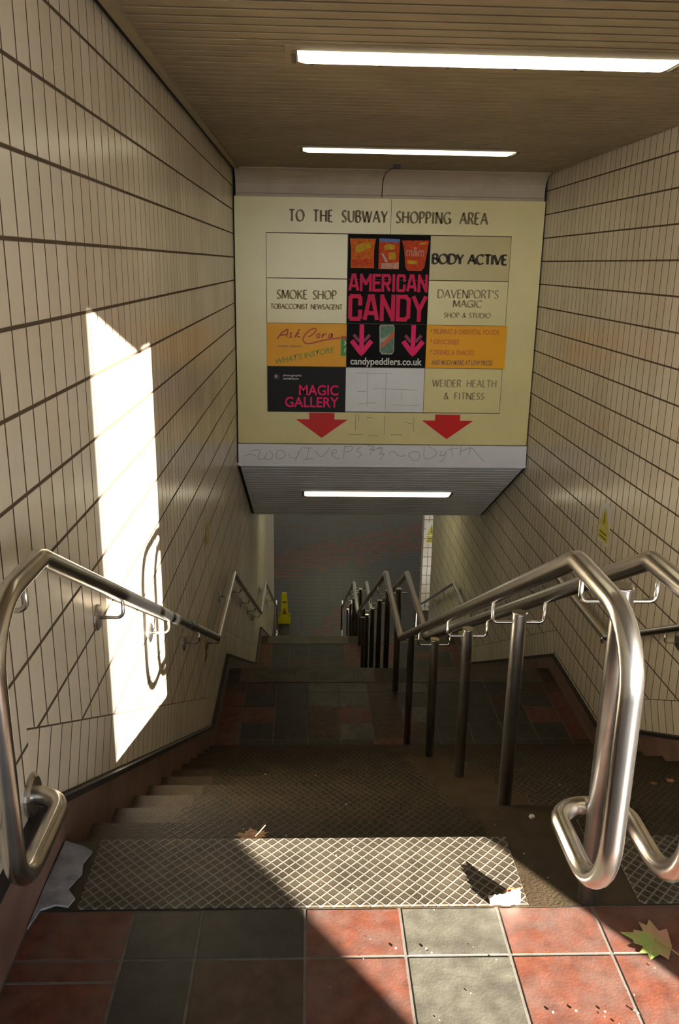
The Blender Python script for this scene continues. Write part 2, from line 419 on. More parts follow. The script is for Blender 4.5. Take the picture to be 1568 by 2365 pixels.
def pick_top(i, j):
    if j in MAPT: return MAPT[j][i]
    return random.choice([1, 1, 2, 3, 4])
floor_top = tile_floor('floor', xs_top, ys_top, 0.0, pick_top, y_back=Y0 - .004)
mb = MB()                                                   # the split half tile by the left wall
mb.box(FL + .005, -.45, 1.593, 1.600, -.001, .0006, 0)
mb.build('grout_joint', [GROUT], floor_top)
mb = MB(); pts = []
cem = [(-.700, 2.095), (-.640, 2.07), (-.612, 2.05), (-.625, 2.00), (-.618, 1.96), (-.640, 1.90), (-.612, 1.865), (-.622, 1.835), (-.655, 1.842), (-.690, 1.825), (-.703, 1.76), (-.704, 1.90), (-.702, 2.0)]
mb.face([(x, y, .0075) for x, y in cem][::-1]); mb.face([(x, y, .001) for x, y in cem])
for (a, b) in zip(cem, cem[1:] + cem[:1]): mb.face([(a[0], a[1], .001), (a[0], a[1], .0075), (b[0], b[1], .0075), (b[0], b[1], .001)])
o = mb.build('cement_patch', CEMENT, floor_top); o['label'] = 'rough grey cement patch'

xs_l = [FL, -.53, -.272, -.005, .250, .505, .76, 1.015, 1.27, 1.525, 1.78, 2.03, FR]
ys_l1 = [N1, 5.455, 5.70, 5.945, 6.19, 6.437, 6.607]
MAPL = {5: [4, 4, 2, 3, 3, 4, 3, 2, 2, 2, 4, 4], 4: [1, 2, 2, 3, 3, 4, 4, 2, 2, 4, 2, 1], 3: [1, 1, 2, 4, 1, 4, 3, 2, 2, 2, 1, 1], 2: [1, 2, 2, 4, 3, 4, 4, 2, 2, 2, 2, 1], 1: [1, 2, 2, 2, 2, 1, 2, 2, 2, 2, 2, 4], 0: [2] * 12}
tile_floor('floor.001', xs_l, ys_l1, Z1, lambda i, j: MAPL[j][i], y_back=L1 - .004)
ys_l2 = [N2, 10.37, 10.61, 10.855, 11.10, 11.343]
MAPM = {4: [1, 2, 2, 2, 2, 1, 2, 1, 2, 2, 1, 1], 3: [1, 2, 2, 2, 2, 1, 2, 1, 2, 1, 2, 1], 2: [1, 2, 4, 4, 4, 1, 2, 1, 2, 2, 2, 1], 1: [4, 1, 2, 4, 2, 4, 2, 1, 2, 2, 1, 1], 0: [2] * 12}
tile_floor('floor.002', xs_l, ys_l2, Z2, lambda i, j: MAPM[j][i], y_back=L2 - .004)
xs_s = [-4.0 + .225 * i for i in range(40)]; ys_s = [N3 + .225 * i for i in range(60)]
def pick_sub(i, j):
    x = xs_s[i] + .11; y = ys_s[j] + .11
    d = y - (20.3 + .62 * x)
    if abs(d) < 1.15 and random.random() > (.22 if abs(d) < .7 else .45): return 1
    if abs((y - 16.0) - 2.2 * (x - .33)) < .5 and y < 17.3 and -.1 < x < .9: return 1
    if d < -1.15: return 2 if random.random() > .06 else 4
    return 2 if random.random() > .25 else 4
tile_floor('floor.003', xs_s, ys_s, Z3, pick_sub)

# ------------------------------------------------------------------ stair flights
def flight(label, ya, za, n=12, near=True):
    t = thing('staircase', label, 'stairs', (FL, ya, za))
    for xa, xb in ((-.60, .585), (.885, 2.06)):
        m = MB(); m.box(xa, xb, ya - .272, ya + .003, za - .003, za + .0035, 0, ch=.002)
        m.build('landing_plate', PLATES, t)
    m = MB(); m.box(FL, FR, ya - .277, ya, za - .02, za - .0005)
    m.build('nosing_bed', STEP, t)
    for k in range(1, n):
        y1 = ya + k * G; y0 = y1 - G; z = za - k * RI
        m = MB()
        prof = [(y0 - .02, z - .30), (y1 - .012, z - .30), (y1 - .012, z - .03), (y1 - .001, z - .024), (y1, z - .006), (y1 - .006, z), (y0 - .02, z)]
        m.prism(prof, FL, FR)
        s = m.build('step', STEP, t)
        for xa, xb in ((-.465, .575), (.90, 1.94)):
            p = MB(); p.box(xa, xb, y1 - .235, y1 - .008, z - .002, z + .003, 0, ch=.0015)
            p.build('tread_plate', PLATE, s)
    m = MB(); m.box(FL, FR, ya - .006, ya - .0005, za - RI, za - .004); m.build('riser', STEP, t)
    return t
flight('dark brown upper flight of steps starting at the sunlit diamond plate', Y0, 0)
flight('shadowed middle flight of steps below the first tiled landing', L1, Z1)
flight('lower flight of steps going down to the shopping floor with the yellow floor sign', L2, Z2)

# ------------------------------------------------------------------ ceilings, sign wall, soffit
mb = MB()
mb.box(XL, XR, -.47, 8.36, CEIL + .009, CEIL + .30, 1)  # black sheet close behind the slats, puts shade into their gaps by colour
pitch = .0995; y = -.47
gy = [(3.63, 3.985), (6.545, 6.905)]
while y < 8.05:
    ya, yb = y, min(y + pitch - .023, 8.10)
    mb.prism([(ya + .002, CEIL), (yb - .002, CEIL), (yb, CEIL + .002), (yb, CEIL + .0085), (ya, CEIL + .0085), (ya, CEIL + .002)], XL + .075, XR - .02, 0)
    y += pitch
struct(mb.build('ceiling', [SLAT, DARK]))
mb = MB(); mb.box(XL, XR, -.50, -.472, CEIL - .02, CEIL + 1.6); struct(mb.build('wall_lintel', [CONC]))
mb = MB(); mb.box(XL + .034, XL + .075, -.47, 2.93, CEIL - .014, CEIL + .02); mb.box(XL + .034, XL + .075, 2.937, 8.10, CEIL - .014, CEIL + .02)
struct(mb.build('trim_left', [TRIM]))
# curved cove between ceiling and sign wall
mb = MB(); prof = []
for i in range(9):
    a = math.pi / 2 * i / 8
    prof.append((8.10 + .175 * math.sin(a), CEIL - .005 - .14 * (1 - math.cos(a))))
prof += [(8.276, 2.235), (8.266, 2.228), (8.266, 2.205), (8.30, 2.205), (8.34, 2.25), (8.34, CEIL + .03), (8.10, CEIL + .03)]
mb.prism(prof, XL + .028, XR - .028)
struct(mb.build('trim_cove', [COVE]))

SY = 8.28
sp3 = lambda x, z: (x, SY - .001, z)
def zx_box(mb, x0, x1, z0, z1, ya, yb, mi=0): mb.box(x0, x1, ya, yb, z0, z1, mi)

mb = MB(); mb.box(XL, XR, SY + .045, SY + .10, -.32, CEIL + .0088); struct(mb.build('wall_far', [DARK]))
mb = MB(); mb.box(XL + .012, XR - .012, 8.25, 8.36, -.321, -.112); mb.box(XL + .012, XR - .012, 8.244, 8.25, -.335, -.316)
struct(mb.build('trim_fascia', [FASCIA]))
fas = bpy.data.objects['trim_fascia']
# sloping soffit over the middle flight, then the lower ceiling
SS = .5636; ang = math.atan(SS)
mb = MB()
def soffit(mb, y0, z0, y1, z1, x0, x1, mi_slat, mi_dark):
    d = Vector((0, y1 - y0, z1 - z0)); Ln = d.length; d.normalize(); n = Vector((0, -d.z, d.y))
    mb.face([(XL, *(Vector((0, y0, z0)) + n * .0092)[1:]), (XL, *(Vector((0, y1, z1)) + n * .0092)[1:]), (XR, *(Vector((0, y1, z1)) + n * .0092)[1:]), (XR, *(Vector((0, y0, z0)) + n * .0092)[1:])], mi_dark)  # near-black backing, gap shade of the soffit put into its colour
    t = 0
    while t < Ln - .02:
        t1 = min(t + .080, Ln); A = Vector((0, y0, z0)) + d * t; B = Vector((0, y0, z0)) + d * t1
        P = [A + d * .002, B - d * .002, B + n * .002, B + n * .009, A + n * .009, A + n * .002]
        mb.prism([(p.y, p.z) for p in P], x0, x1, mi_slat); t += .0995
soffit(mb, 8.25, -.335, 10.2, -1.42, XL + .03, XR - .03, 0, 1)
soffit(mb, 10.2, -1.42, 14.0, -1.42, XL + .03, XR - .03, 0, 1)
soffit(mb, 14.0, -1.42, 17.0, -3.10, XL + .03, XR - .03, 0, 1)
struct(mb.build('ceiling.001', [SLATW, DARK]))
mb = MB(); mb.box(-4.0, 5.0, 17.0, 29.0, -3.10, -2.95); struct(mb.build('ceiling.002', [SLATW]))
def plain_wall(name, pts, uvs):
    mb = MB(); mb.face(pts, 0, uvs); mb.face([(p[0] + .0, p[1] + .0, p[2]) for p in pts][::-1], 0, uvs[::-1]); return struct(mb.build(name, [TILE]))
def wall_box(name, x0, x1, y0, y1, z0, z1):
    mb = MB()
    v = [(x0, y0), (x1, y0), (x1, y1), (x0, y1)]
    for (a, b) in zip(v, v[1:] + v[:1]):
        ln = math.hypot(b[0] - a[0], b[1] - a[1])
        mb.face([(a[0], a[1], z0), (b[0], b[1], z0), (b[0], b[1], z1), (a[0], a[1], z1)], 0, [(0, z0), (ln, z0), (ln, z1), (0, z1)])
    return struct(mb.build(name, [TILE]))
wall_box('wall_subway_right', 2.425, 5.0, 17.0, 17.25, Z3, -3.10)
wall_box('wall_subway_end', 4.9, 5.0, 17.25, 29.0, Z3, -3.10)
wall_box('wall_subway_back', -4.0, 5.0, 28.6, 29.0, Z3, -3.10)
wall_box('wall_subway_left', -4.15, -4.0, 16.35, 29.0, Z3, -3.10)
wall_box('wall_subway_near', -4.0, XL - .12, 16.23, 16.35, Z3, -3.10)
wall_box('wall_recess', XR + .12, 5.0, 14.1, 14.25, Z3, -1.5)
wall_box('wall_recess_side', 4.9, 5.0, 14.25, 17.0, Z3, -1.5)
mb = MB(); mb.box(XR, 5.0, 14.0, 17.1, -1.5, -1.4); struct(mb.build('ceiling.003', [SLATW]))
wall_box('wall_subway_upper', XR, 5.0, 17.0, 17.1, -3.10, -1.4)

# street outside the entrance, behind the viewer
mb = MB(); mb.box(-9, 9, -12, -.58, -.15, 0); mb.box(XR + .12, 9, -.58, 3.5, -.15, 0); struct(mb.build('pavement', [PAVE]))
mb = MB(); mb.box(XR, XR + .5, -9, -2.032, 0, 4.4); struct(mb.build('wall_entrance_right', [CONC]))

# ------------------------------------------------------------------ sign board on the far wall
font_caps = {
 'A': [[(0, 0), (.5, 1)], [(.5, 1), (1, 0)], [(.2, .38), (.8, .38)]],
 'B': [[(.08, 0), (.08, 1)], [(.08, 1), (.5, 1), (.78, .93), (.85, .77), (.75, .6), (.5, .54), (.08, .54)], [(.5, .54), (.85, .47), (.98, .28), (.85, .07), (.5, 0), (.08, 0)]],
 'C': [[(.95, .85), (.75, .97), (.5, 1), (.22, .9), (.04, .68), (.02, .4), (.18, .12), (.48, 0), (.75, .03), (.97, .15)]],
 'D': [[(.08, 0), (.08, 1)], [(.08, 1), (.5, 1), (.82, .88), (.98, .62), (.98, .38), (.82, .12), (.5, 0), (.08, 0)]],
 'E': [[(.08, 0), (.08, 1)], [(.08, 1), (.92, 1)], [(.08, .53), (.8, .53)], [(.08, 0), (.95, 0)]],
 'F': [[(.08, 0), (.08, 1)], [(.08, 1), (.92, 1)], [(.08, .53), (.8, .53)]],
 'G': [[(.94, .86), (.75, .97), (.5, 1), (.22, .9), (.04, .68), (.02, .4), (.18, .12), (.48, 0), (.78, .03), (.95, .14)], [(.95, .05), (.95, .45)], [(.6, .45), (.95, .45)]],
 'H': [[(.08, 0), (.08, 1)], [(.92, 0), (.92, 1)], [(.08, .53), (.92, .53)]],
 'I': [[(.5, 0), (.5, 1)]],
 'K': [[(.08, 0), (.08, 1)], [(.9, 1), (.1, .48)], [(.3, .6), (.97, 0)]],
 'L': [[(.08, 0), (.08, 1)], [(.08, 0), (.95, 0)]],
 'M': [[(.03, 0), (.12, 1)], [(.12, 1), (.5, .1)], [(.5, .1), (.88, 1)], [(.88, 1), (.97, 0)]],
 'N': [[(.08, 0), (.08, 1)], [(.08, 1), (.92, 0)], [(.92, 0), (.92, 1)]],
 'O': [[(.5, 1), (.22, .91), (.04, .68), (.02, .4), (.18, .1), (.5, 0), (.82, .1), (.98, .4), (.96, .68), (.78, .91), (.5, 1)]],
 'P': [[(.08, 0), (.08, 1)], [(.08, 1), (.55, 1), (.85, .92), (.95, .74), (.85, .55), (.55, .47), (.08, .47)]],
 'R': [[(.08, 0), (.08, 1)], [(.08, 1), (.52, 1), (.8, .93), (.9, .76), (.8, .58), (.52, .5), (.08, .5)], [(.5, .5), (.98, 0)]],
 'S': [[(.88, .88), (.68, .98), (.4, 1), (.15, .9), (.1, .72), (.25, .57), (.7, .42), (.92, .25), (.82, .07), (.5, 0), (.22, .03), (.04, .14)]],
 'T': [[(.5, 0), (.5, 1)], [(0, 1), (1, 1)]],
 'U': [[(.08, 1), (.08, .35), (.18, .1), (.5, 0), (.82, .1), (.92, .35), (.92, 1)]],
 'V': [[(0, 1), (.5, 0)], [(.5, 0), (1, 1)]],
 'W': [[(0, 1), (.26, 0)], [(.26, 0), (.5, .95)], [(.5, .95), (.74, 0)], [(.74, 0), (1, 1)]],
 'Y': [[(0, 1), (.5, .45)], [(.5, .45), (1, 1)], [(.5, 0), (.5, .45)]],
 '&': [[(.95, 0), (.35, .65), (.3, .85), (.5, 1), (.68, .87), (.6, .68), (.2, .42), (.08, .2), (.28, 0), (.6, .05), (.9, .45)]],
 "'": [[(.5, 1), (.4, .72)]],
}
FW = {'A': .78, 'B': .58, 'C': .78, 'D': .8, 'E': .52, 'F': .5, 'G': .8, 'H': .74, 'I': .22, 'K': .66, 'L': .5, 'M': .92, 'N': .78, 'O': .9, 'P': .55, 'R': .6, 'S': .5, 'T': .62, 'U': .72, 'V': .74, 'W': 1.08, 'Y': .68, '&': .78, "'": .2, ' ': .5}
def caps_text(mb, text, x0, x1, z0, z1, to3, wd, thin, mi=0, gap=.16, space=.55):
    tot = sum((space if c == ' ' else FW[c]) for c in text) + gap * (len(text) - 1)
    k = (x1 - x0) / tot; x = x0; h = z1 - z0
    for c in text:
        wc = (space if c == ' ' else FW[c]) * k
        if c != ' ':
            for st in font_caps[c]:
                pts = [(x + px * wc, z0 + pz * h) for px, pz in st]
                if len(pts) > 4:                       # smooth the rounds
                    for _ in range(2):
                        np_ = [pts[0]]
                        for a, b in zip(pts, pts[1:]):
                            np_ += [(a[0] * .75 + b[0] * .25, a[1] * .75 + b[1] * .25), (a[0] * .25 + b[0] * .75, a[1] * .25 + b[1] * .75)]
                        np_.append(pts[-1]); pts = np_
                mb.ribbon(pts, wd, to3, mi, thin)
        x += wc + gap * k

board = thing('directory_board', 'big cream shop directory board above the lower stair opening', 'sign', (.73, SY, -.1))
plane = lambda d: (lambda x, z: (x, SY - d, z))
mb = MB(); mb.box(XL + .012, XR - .012, SY, SY + .012, -.105, 2.205); mb.build('backing', CREAM, board)
cols = [-.421, .343, 1.118, 1.880]; rows = [1.889, 1.483, 1.066, .656, .216]
def panel(c, r, m, name='name_panel'):
    b = MB(); b.box(cols[c] + .0025, cols[c + 1] - .0025, SY - .006, SY - .0005, rows[r + 1] + .004, rows[r] - .004)
    return b.build(name, m, board)
mb = MB()
for i in range(5): mb.box(cols[0] - .003, cols[3] + .003, SY - .0025, SY - .0002, rows[i] - .0045, rows[i] + .0045)
for i in range(4): mb.box(cols[i] - .0025, cols[i] + .0025, SY - .0025, SY - .0002, rows[4], rows[0])
mb.box(.738, .742, SY - .0025, SY - .0002, 1.893, 2.2)
mb.build('groove', GROOVE, board)
mb = MB(); caps_text(mb, 'TO THE SUBWAY SHOPPING AREA', -.205, 1.643, 1.994, 2.094, plane(.003), .021, .009, gap=.2, space=.72)
mb.build('heading_lettering', INK, board)
p = panel(0, 0, CREAM3)
p = panel(2, 0, CREAM2)
m = MB(); caps_text(m, 'BODY ACTIVE', 1.143, 1.852, 1.636, 1.722, plane(.008), .027, .012, gap=.07, space=.35); m.build('lettering', INKD, p)
p = panel(0, 1, CREAM3)
m = MB(); caps_text(m, 'SMOKE SHOP', -.321, .240, 1.294, 1.374, plane(.008), .017, .008, gap=.14, space=.5)
caps_text(m, 'TOBACCONIST NEWSAGENT', -.383, .300, 1.201, 1.246, plane(.008), .011, .006, gap=.1, space=.5); m.build('lettering', FADED, p)
p = panel(2, 1, CREAM3)
m = MB(); caps_text(m, "DAVENPORT'S", 1.208, 1.792, 1.324, 1.399, plane(.008), .015, .007, gap=.14)
caps_text(m, 'MAGIC', 1.362, 1.639, 1.239, 1.302, plane(.008), .016, .007, gap=.12)
caps_text(m, 'SHOP & STUDIO', 1.280, 1.729, 1.141, 1.186, plane(.008), .011, .006, gap=.12, space=.4); m.build('lettering', FADED, p)
p = panel(2, 3, CREAM3)
m = MB(); caps_text(m, 'WEIDER HEALTH', 1.198, 1.829, .475, .543, plane(.008), .014, .007, gap=.18, space=.65)
caps_text(m, '& FITNESS', 1.315, 1.717, .353, .417, plane(.008), .014, .007, gap=.18, space=.6); m.build('lettering', FADED, p)
p = panel(1, 3, WHITEPAN, 'blank_panel'); p['label'] = 'blank white panel'
GHOST = mat('ghost_mark', (.40, .33, .20), .7)
m = MB()
for pts in ([(.44, .60), (.80, .60)], [(.46, .42), (.55, .42)], [(.62, .45), (1.05, .44)], [(.47, .30), (.64, .31)], [(.74, .62), (.74, .25)], [(.56, .62), (.56, .27)], [(.80, .29), (1.08, .29)], [(.90, .42), (.90, .35)]):
    m.ribbon(pts, .006, plane(.008))
m.build('faint_mark', mat('faint_mark', (.56, .53, .47), .6), p)
m = MB()
for pts in ([(.45, .20), (.45, .03)], [(.48, .19), (.48, .12)], [(.38, -.01), (.52, -.01)], [(.58, -.02), (.68, -.02)], [(.74, .18), (.74, -.01)], [(.80, -.01), (.92, -.01)], [(.94, .12), (1.02, .10)], [(1.03, .17), (1.03, .02)], [(.56, .16), (.62, .16)]):
    m.ribbon(pts, .006, plane(.003))
m.build('faint_mark', GHOST, board)
for (x, zt, tip) in ((.115, .205, -.047), (1.366, .199, -.049)):
    m = MB(); wv, hw, zn = .125, .256, .138
    P = [(x - wv, zt), (x - wv, zn), (x - hw, zn), (x, tip), (x + hw, zn), (x + wv, zn), (x + wv, zt)]
    F = [(px, SY - .004, pz) for px, pz in P]
    m.face([F[0], F[1], F[5], F[6]]); m.face([F[2], F[3], F[4]])
    m.build('arrow', REDARR, board)

def poster(name, label, x0, x1, z0, z1, m, d=.010):
    t = thing(name, label, 'poster', ((x0 + x1) / 2, SY - .006, z0))
    b = MB(); b.box(x0, x1, SY - d, SY - .0062, z0, z1); b.build('sheet', m, t); return t
def flat(pts, m, parent, name, d):
    b = MB(); b.face([(x, SY - d, z) for x, z in pts]); return b.build(name, m, parent)
def text_obj(name, body, x0, x1, z, h, m, parent, d, bold=0.0, shear=0.0, rotd=0.0):
    cu = bpy.data.curves.new(name, 'FONT'); cu.body = body; cu.size = 1.0; cu.offset = bold; cu.shear = shear; cu.fill_mode = 'FRONT'; cu.resolution_u = 3
    o = bpy.data.objects.new(name, cu); COL.objects.link(o); cu.materials.append(m)
    bpy.context.view_layer.update()
    wd = max(v[0] for v in o.bound_box) - min(v[0] for v in o.bound_box)
    dg = bpy.context.evaluated_depsgraph_get(); me = bpy.data.meshes.new_from_object(o.evaluated_get(dg))
    bpy.data.objects.remove(o)
    off = Vector((0, 0, 0)); q = parent
    while q: off += q.location; q = q.parent
    sx = (x1 - x0) / wd; sy = h / .7; cr, sr = math.cos(math.radians(rotd)), math.sin(math.radians(rotd))
    mnx = min(v.co.x for v in me.vertices)
    for v in me.vertices:
        a, b = (v.co.x - mnx) * sx, v.co.y * sy
        v.co = Vector((x0 + a * cr - b * sr, SY - d, z + a * sr + b * cr)) - off
    if not me.materials: me.materials.append(m)
    me.update()
    ob = bpy.data.objects.new(name, me); COL.objects.link(ob); ob.parent = parent
    return ob

# candy poster
cp = poster('candy_poster', 'tall black sweets poster with pink AMERICAN CANDY lettering', .346, 1.115, .660, 1.887, BLACKP, .014)
D1, D2, D3 = .0155, .0165, .0175
pk = flat([(.360, 1.850), (.604, 1.850), (.589, 1.745), (.591, 1.586), (.372, 1.586), (.374, 1.745)], PACKO, cp, 'crisp_packet', D1)
flat([(.407, 1.735), (.426, 1.789), (.516, 1.821), (.568, 1.813), (.563, 1.775), (.45, 1.722)], PACKY, pk, 'logo', D2)
flat([(.385, 1.66), (.575, 1.67), (.588, 1.60), (.376, 1.60)], PACKR, pk, 'snack_picture', D2)
bx = flat([(.635, 1.855), (.829, 1.850), (.827, 1.579), (.634, 1.579)], PACKR, cp, 'cereal_box', D1)
flat([(.635, 1.855), (.829, 1.850), (.827, 1.820), (.635, 1.825)], PACKB, bx, 'top_band', D2)
flat([(.682, 1.788), (.728, 1.808), (.785, 1.795), (.781, 1.757), (.689, 1.75)], PACKY, bx, 'logo', D2)
flat([(.659, 1.629), (.825, 1.643), (.827, 1.584), (.66, 1.582)], PACKP, bx, 'cereal_picture', D2)
flat([(.724, 1.729), (.793, 1.735), (.795, 1.67), (.732, 1.663)], PACKY, bx, 'spot', D2)
flat([(.656, 1.722), (.679, 1.717), (.721, 1.647), (.699, 1.641)], GREYP, bx, 'stripe', D3)
sb = flat([(.850, 1.838), (1.106, 1.842), (1.088, 1.735), (1.069, 1.60), (1.041, 1.567), (.914, 1.567), (.89, 1.595), (.873, 1.748)], PACKR, cp, 'sweet_bag', D1)
flat([(1.002, 1.807), (1.03, 1.822), (1.087, 1.826), (1.06, 1.806)], PACKY, sb, 'flash', D2)
flat([(.905, 1.665), (1.0, 1.655), (1.0, 1.63), (.91, 1.63)], PACKY, sb, 'sweet_picture', D2)
text_obj('lettering', 'm&m', .895, 1.062, 1.70, .085, PACKP, sb, D2, bold=.01)

block = {
 'A': [[(.0, 0), (.38, 1), (.62, 1), (1, 0)], [(.18, .27), (.82, .27)]],
 'M': [[(.0, 0), (0, 1), (.5, .40), (1, 1), (1, 0)]],
 'E': [[(1, 1), (0, 1), (0, 0), (1, 0)], [(0, .5), (.85, .5)]],
 'R': [[(0, 0), (0, 1), (.82, 1), (1, .88), (1, .58), (.82, .46), (0, .46)], [(.5, .46), (1, 0)]],
 'I': [[(.5, 0), (.5, 1)]],
 'C': [[(1, .68), (1, .90), (.85, 1), (.15, 1), (0, .90), (0, .10), (.15, 0), (.85, 0), (1, .10), (1, .32)]],
 'N': [[(0, 0), (0, 1), (1, 0), (1, 1)]],
 'D': [[(0, 0), (0, 1), (.70, 1), (1, .86), (1, .14), (.70, 0), (0, 0)]],
 'Y': [[(0, 1), (.5, .42), (1, 1)], [(.5, 0), (.5, .42)]],
}
BW = {'A': 1.0, 'M': 1.15, 'E': .72, 'R': .82, 'I': .2, 'C': .82, 'N': .92, 'D': .88, 'Y': .98}
def block_text(mb, text, x0, x1, z0, z1, t, to3, gap=.36):
    kk = 0; tot = sum(BW[c] for c in text) + gap * (len(text) - 1); k = (x1 - x0 - t) / tot; x = x0 + t / 2
    for c in text:
        wc = BW[c] * k
        for st in block[c]:
            pts = [(x + a * wc, z0 + t / 2 + b * (z1 - z0 - t)) for a, b in st]
            # mitred strokes, extended at free ends
            for i in range(len(pts) - 1):
                a, b = Vector(pts[i]), Vector(pts[i + 1]); d = (b - a).normalized()
                ex = t * (.5 if min(abs(d.x), abs(d.y)) < .05 else .22); kk += 1
                a2 = a - d * ex; b2 = b + d * ex
                mb.ribbon([tuple(a2), tuple(b2)], t, lambda u, v, e=.00015 * (kk % 7): (u, to3(u, v)[1] - e, v))
        x += wc + gap * k
mb = MB(); block_text(mb, 'AMERICAN', .354, 1.108, 1.372, 1.535, .026, plane(D1), gap=.42); mb.build('heading_lettering', PINK, cp)
mb = MB(); block_text(mb, 'CANDY', .356, 1.112, 1.098, 1.347, .038, plane(D1), gap=.40); mb.build('heading_lettering', PINK, cp)
for x in (.491, .990):
    mb = MB(); q = plane(D1)
    mb.ribbon([(x, 1.066), (x, .80)], .044, q); mb.ribbon([(x - .096, .912), (x, .790)], .046, plane(D1 + .0004)); mb.ribbon([(x + .096, .912), (x, .790)], .046, plane(D1 + .0008))
    mb.face([q(x - .018, .786), q(x + .018, .786), q(x, .762)])
    ar = mb.build('arrow', PINKM, cp)
    mb = MB(); mb.ribbon([(x - .078, .968), (x - .022, .905)], .030, plane(D1 - .0004)); mb.ribbon([(x + .078, .968), (x + .022, .905)], .030, plane(D1 - .0004)); mb.build('chevron', DIMPINK, ar)
can = flat([(.668, 1.066), (.797, 1.066), (.806, 1.045), (.808, .815), (.790, .784), (.690, .784), (.668, .812), (.660, 1.045)], CANS, cp, 'drink_can', D1)
flat([(.672, 1.055), (.798, 1.055), (.798, 1.0), (.70, .94), (.672, .94)], CANG, can, 'can_print', D2)
flat([(.68, .89), (.80, .96), (.80, .81), (.785, .795), (.695, .795), (.675, .82)], CANG, can, 'can_print', D2)
flat([(.673, .865), (.790, 1.005), (.806, .985), (.806, .955), (.690, .845)], REDP, can, 'stripe', D3)
text_obj('lettering', 'candypeddlers.co.uk', .386, 1.084, .684, .066, WHITEP, cp, D1, bold=.022)
m = MB(); m.box(.347, 1.114, SY - .0149, SY - .0141, 1.479, 1.484); m.box(.347, 1.114, SY - .0149, SY - .0141, 1.071, 1.075); m.build('seam', mat('poster_seam', (.07, .06, .045), .6), cp)

# orange poster with script
op = poster('shop_poster', 'orange poster with red Ask Cora script left of the black sweets poster', cols[0], .345, .660, 1.066, ORANGE, .0125)
ask = [[(-0.32, 0.919), (-0.285, 0.972), (-0.256, 0.992), (-0.215, 1.013), (-0.224, 0.978), (-0.232, 0.938)], [(-0.297, 0.951), (-0.227, 0.964)], [(-0.18, 0.979), (-0.2, 0.97), (-0.192, 0.953), (-0.183, 0.938), (-0.209, 0.932)], [(-0.104, 1.014), (-0.133, 0.974), (-0.156, 0.93)], [(-0.11, 0.977), (-0.142, 0.956), (-0.121, 0.942), (-0.101, 0.937)], [(-0.022, 0.941), (0.013, 0.958), (0.048, 0.993), (0.054, 1.016), (0.03, 1.024), (-0.011, 1.004), (-0.046, 0.975), (-0.075, 0.928), (-0.072, 0.897), (-0.039, 0.874), (0.008, 0.88), (0.066, 0.896), (0.154, 0.92), (0.289, 0.936)], [(0.077, 0.974), (0.057, 0.959), (0.057, 0.936), (0.078, 0.933), (0.092, 0.954), (0.077, 0.974)], [(0.118, 0.974), (0.11, 0.931)], [(0.113, 0.948), (0.13, 0.968), (0.153, 0.975)], [(0.206, 0.975), (0.183, 0.969), (0.168, 0.946), (0.18, 0.932), (0.198, 0.946), (0.209, 0.978), (0.201, 0.935)]]
m = MB()
for st in ask:
    for _ in range(2 if len(st) > 2 else 0):
        n_ = [st[0]]
        for a, b in zip(st, st[1:]): n_ += [(a[0] * .75 + b[0] * .25, a[1] * .75 + b[1] * .25), (a[0] * .25 + b[0] * .75, a[1] * .25 + b[1] * .75)]
        st = n_ + [st[-1]]
    m.ribbon(st, .012, plane(.0140))
m.build('script_lettering', BRICKP, op)
text_obj('small_lettering', 'mini mart', -.318, -.09, .843, .022, PURP, op, .0140, bold=.01, shear=.2)
text_obj('green_lettering', "WHAT'S INSTORE", -.333, .247, .676, .052, GREENP, op, .0140, bold=.012, shear=.25, rotd=12.5)
gb = flat([(.292, .927), (.344, .927), (.344, .766), (.292, .766)], GREENB, op, 'green_block', .0140)
flat([(.292, .953), (.344, .953), (.344, .928), (.292, .928)], BRICKP, op, 'brown_block', .0140)
m = MB(); m.ribbon([(.325, .905), (.338, .885), (.325, .865)], .008, plane(.0148)); m.ribbon([(.338, .84), (.326, .80)], .008, plane(.0148)); m.build('white_mark', WHITEP, gb)

# orange poster with list
orp = poster('shop_poster', 'orange food shop poster with list right of the black sweets poster', 1.119, cols[3] + .018, .658, 1.066, ORANGE, .0125)
for (t_, x0, x1, z, mm) in (('* FILIPINO & ORIENTAL FOODS', 1.155, 1.822, .985, ORPR), ('* GROCERIES', 1.155, 1.437, .888, ORPR), ('* DRINKS & SNACKS', 1.158, 1.591, .788, ORPR), ('AND MUCH MORE, AT LOW PRICES', 1.178, 1.777, .690, PURP)):
    text_obj('list_lettering', t_, x0, x1, z, .046, mm, orp, .0140, bold=.022, shear=.12)

# black gallery poster
mg = poster('gallery_poster', 'black landscape poster with pink MAGIC GALLERY lettering', cols[0] + .004, .345, .212, .652, BLACKM, .0125)
text_obj('lettering', 'MAGIC', -.111, .275, .381, .098, PINKM, mg, .0140, bold=.018)
text_obj('lettering', 'GALLERY', -.249, .280, .263, .098, PINKM, mg, .0140, bold=.018)
text_obj('small_lettering', 'photographic', -.266, -.087, .562, .020, WHITEP, mg, .0140, bold=.01)
text_obj('small_lettering', 'exhibitions', -.266, -.115, .530, .020, WHITEP, mg, .0140, bold=.01)
m = MB(); c0 = [(-.330 + .030 * math.cos(a * .4189), .556 + .030 * math.sin(a * .4189)) for a in range(15)]
m.face([(x, SY - .0140, z) for x, z in c0]); lg = m.build('round_logo', mat('logo_navy', (.02, .02, .06), .5), mg)
flat([(-.349, .566), (-.334, .576), (-.322, .566), (-.325, .548), (-.340, .546)], mat('logo_pink', (.5, .25, .35), .5), lg, 'logo_mark', .0148)

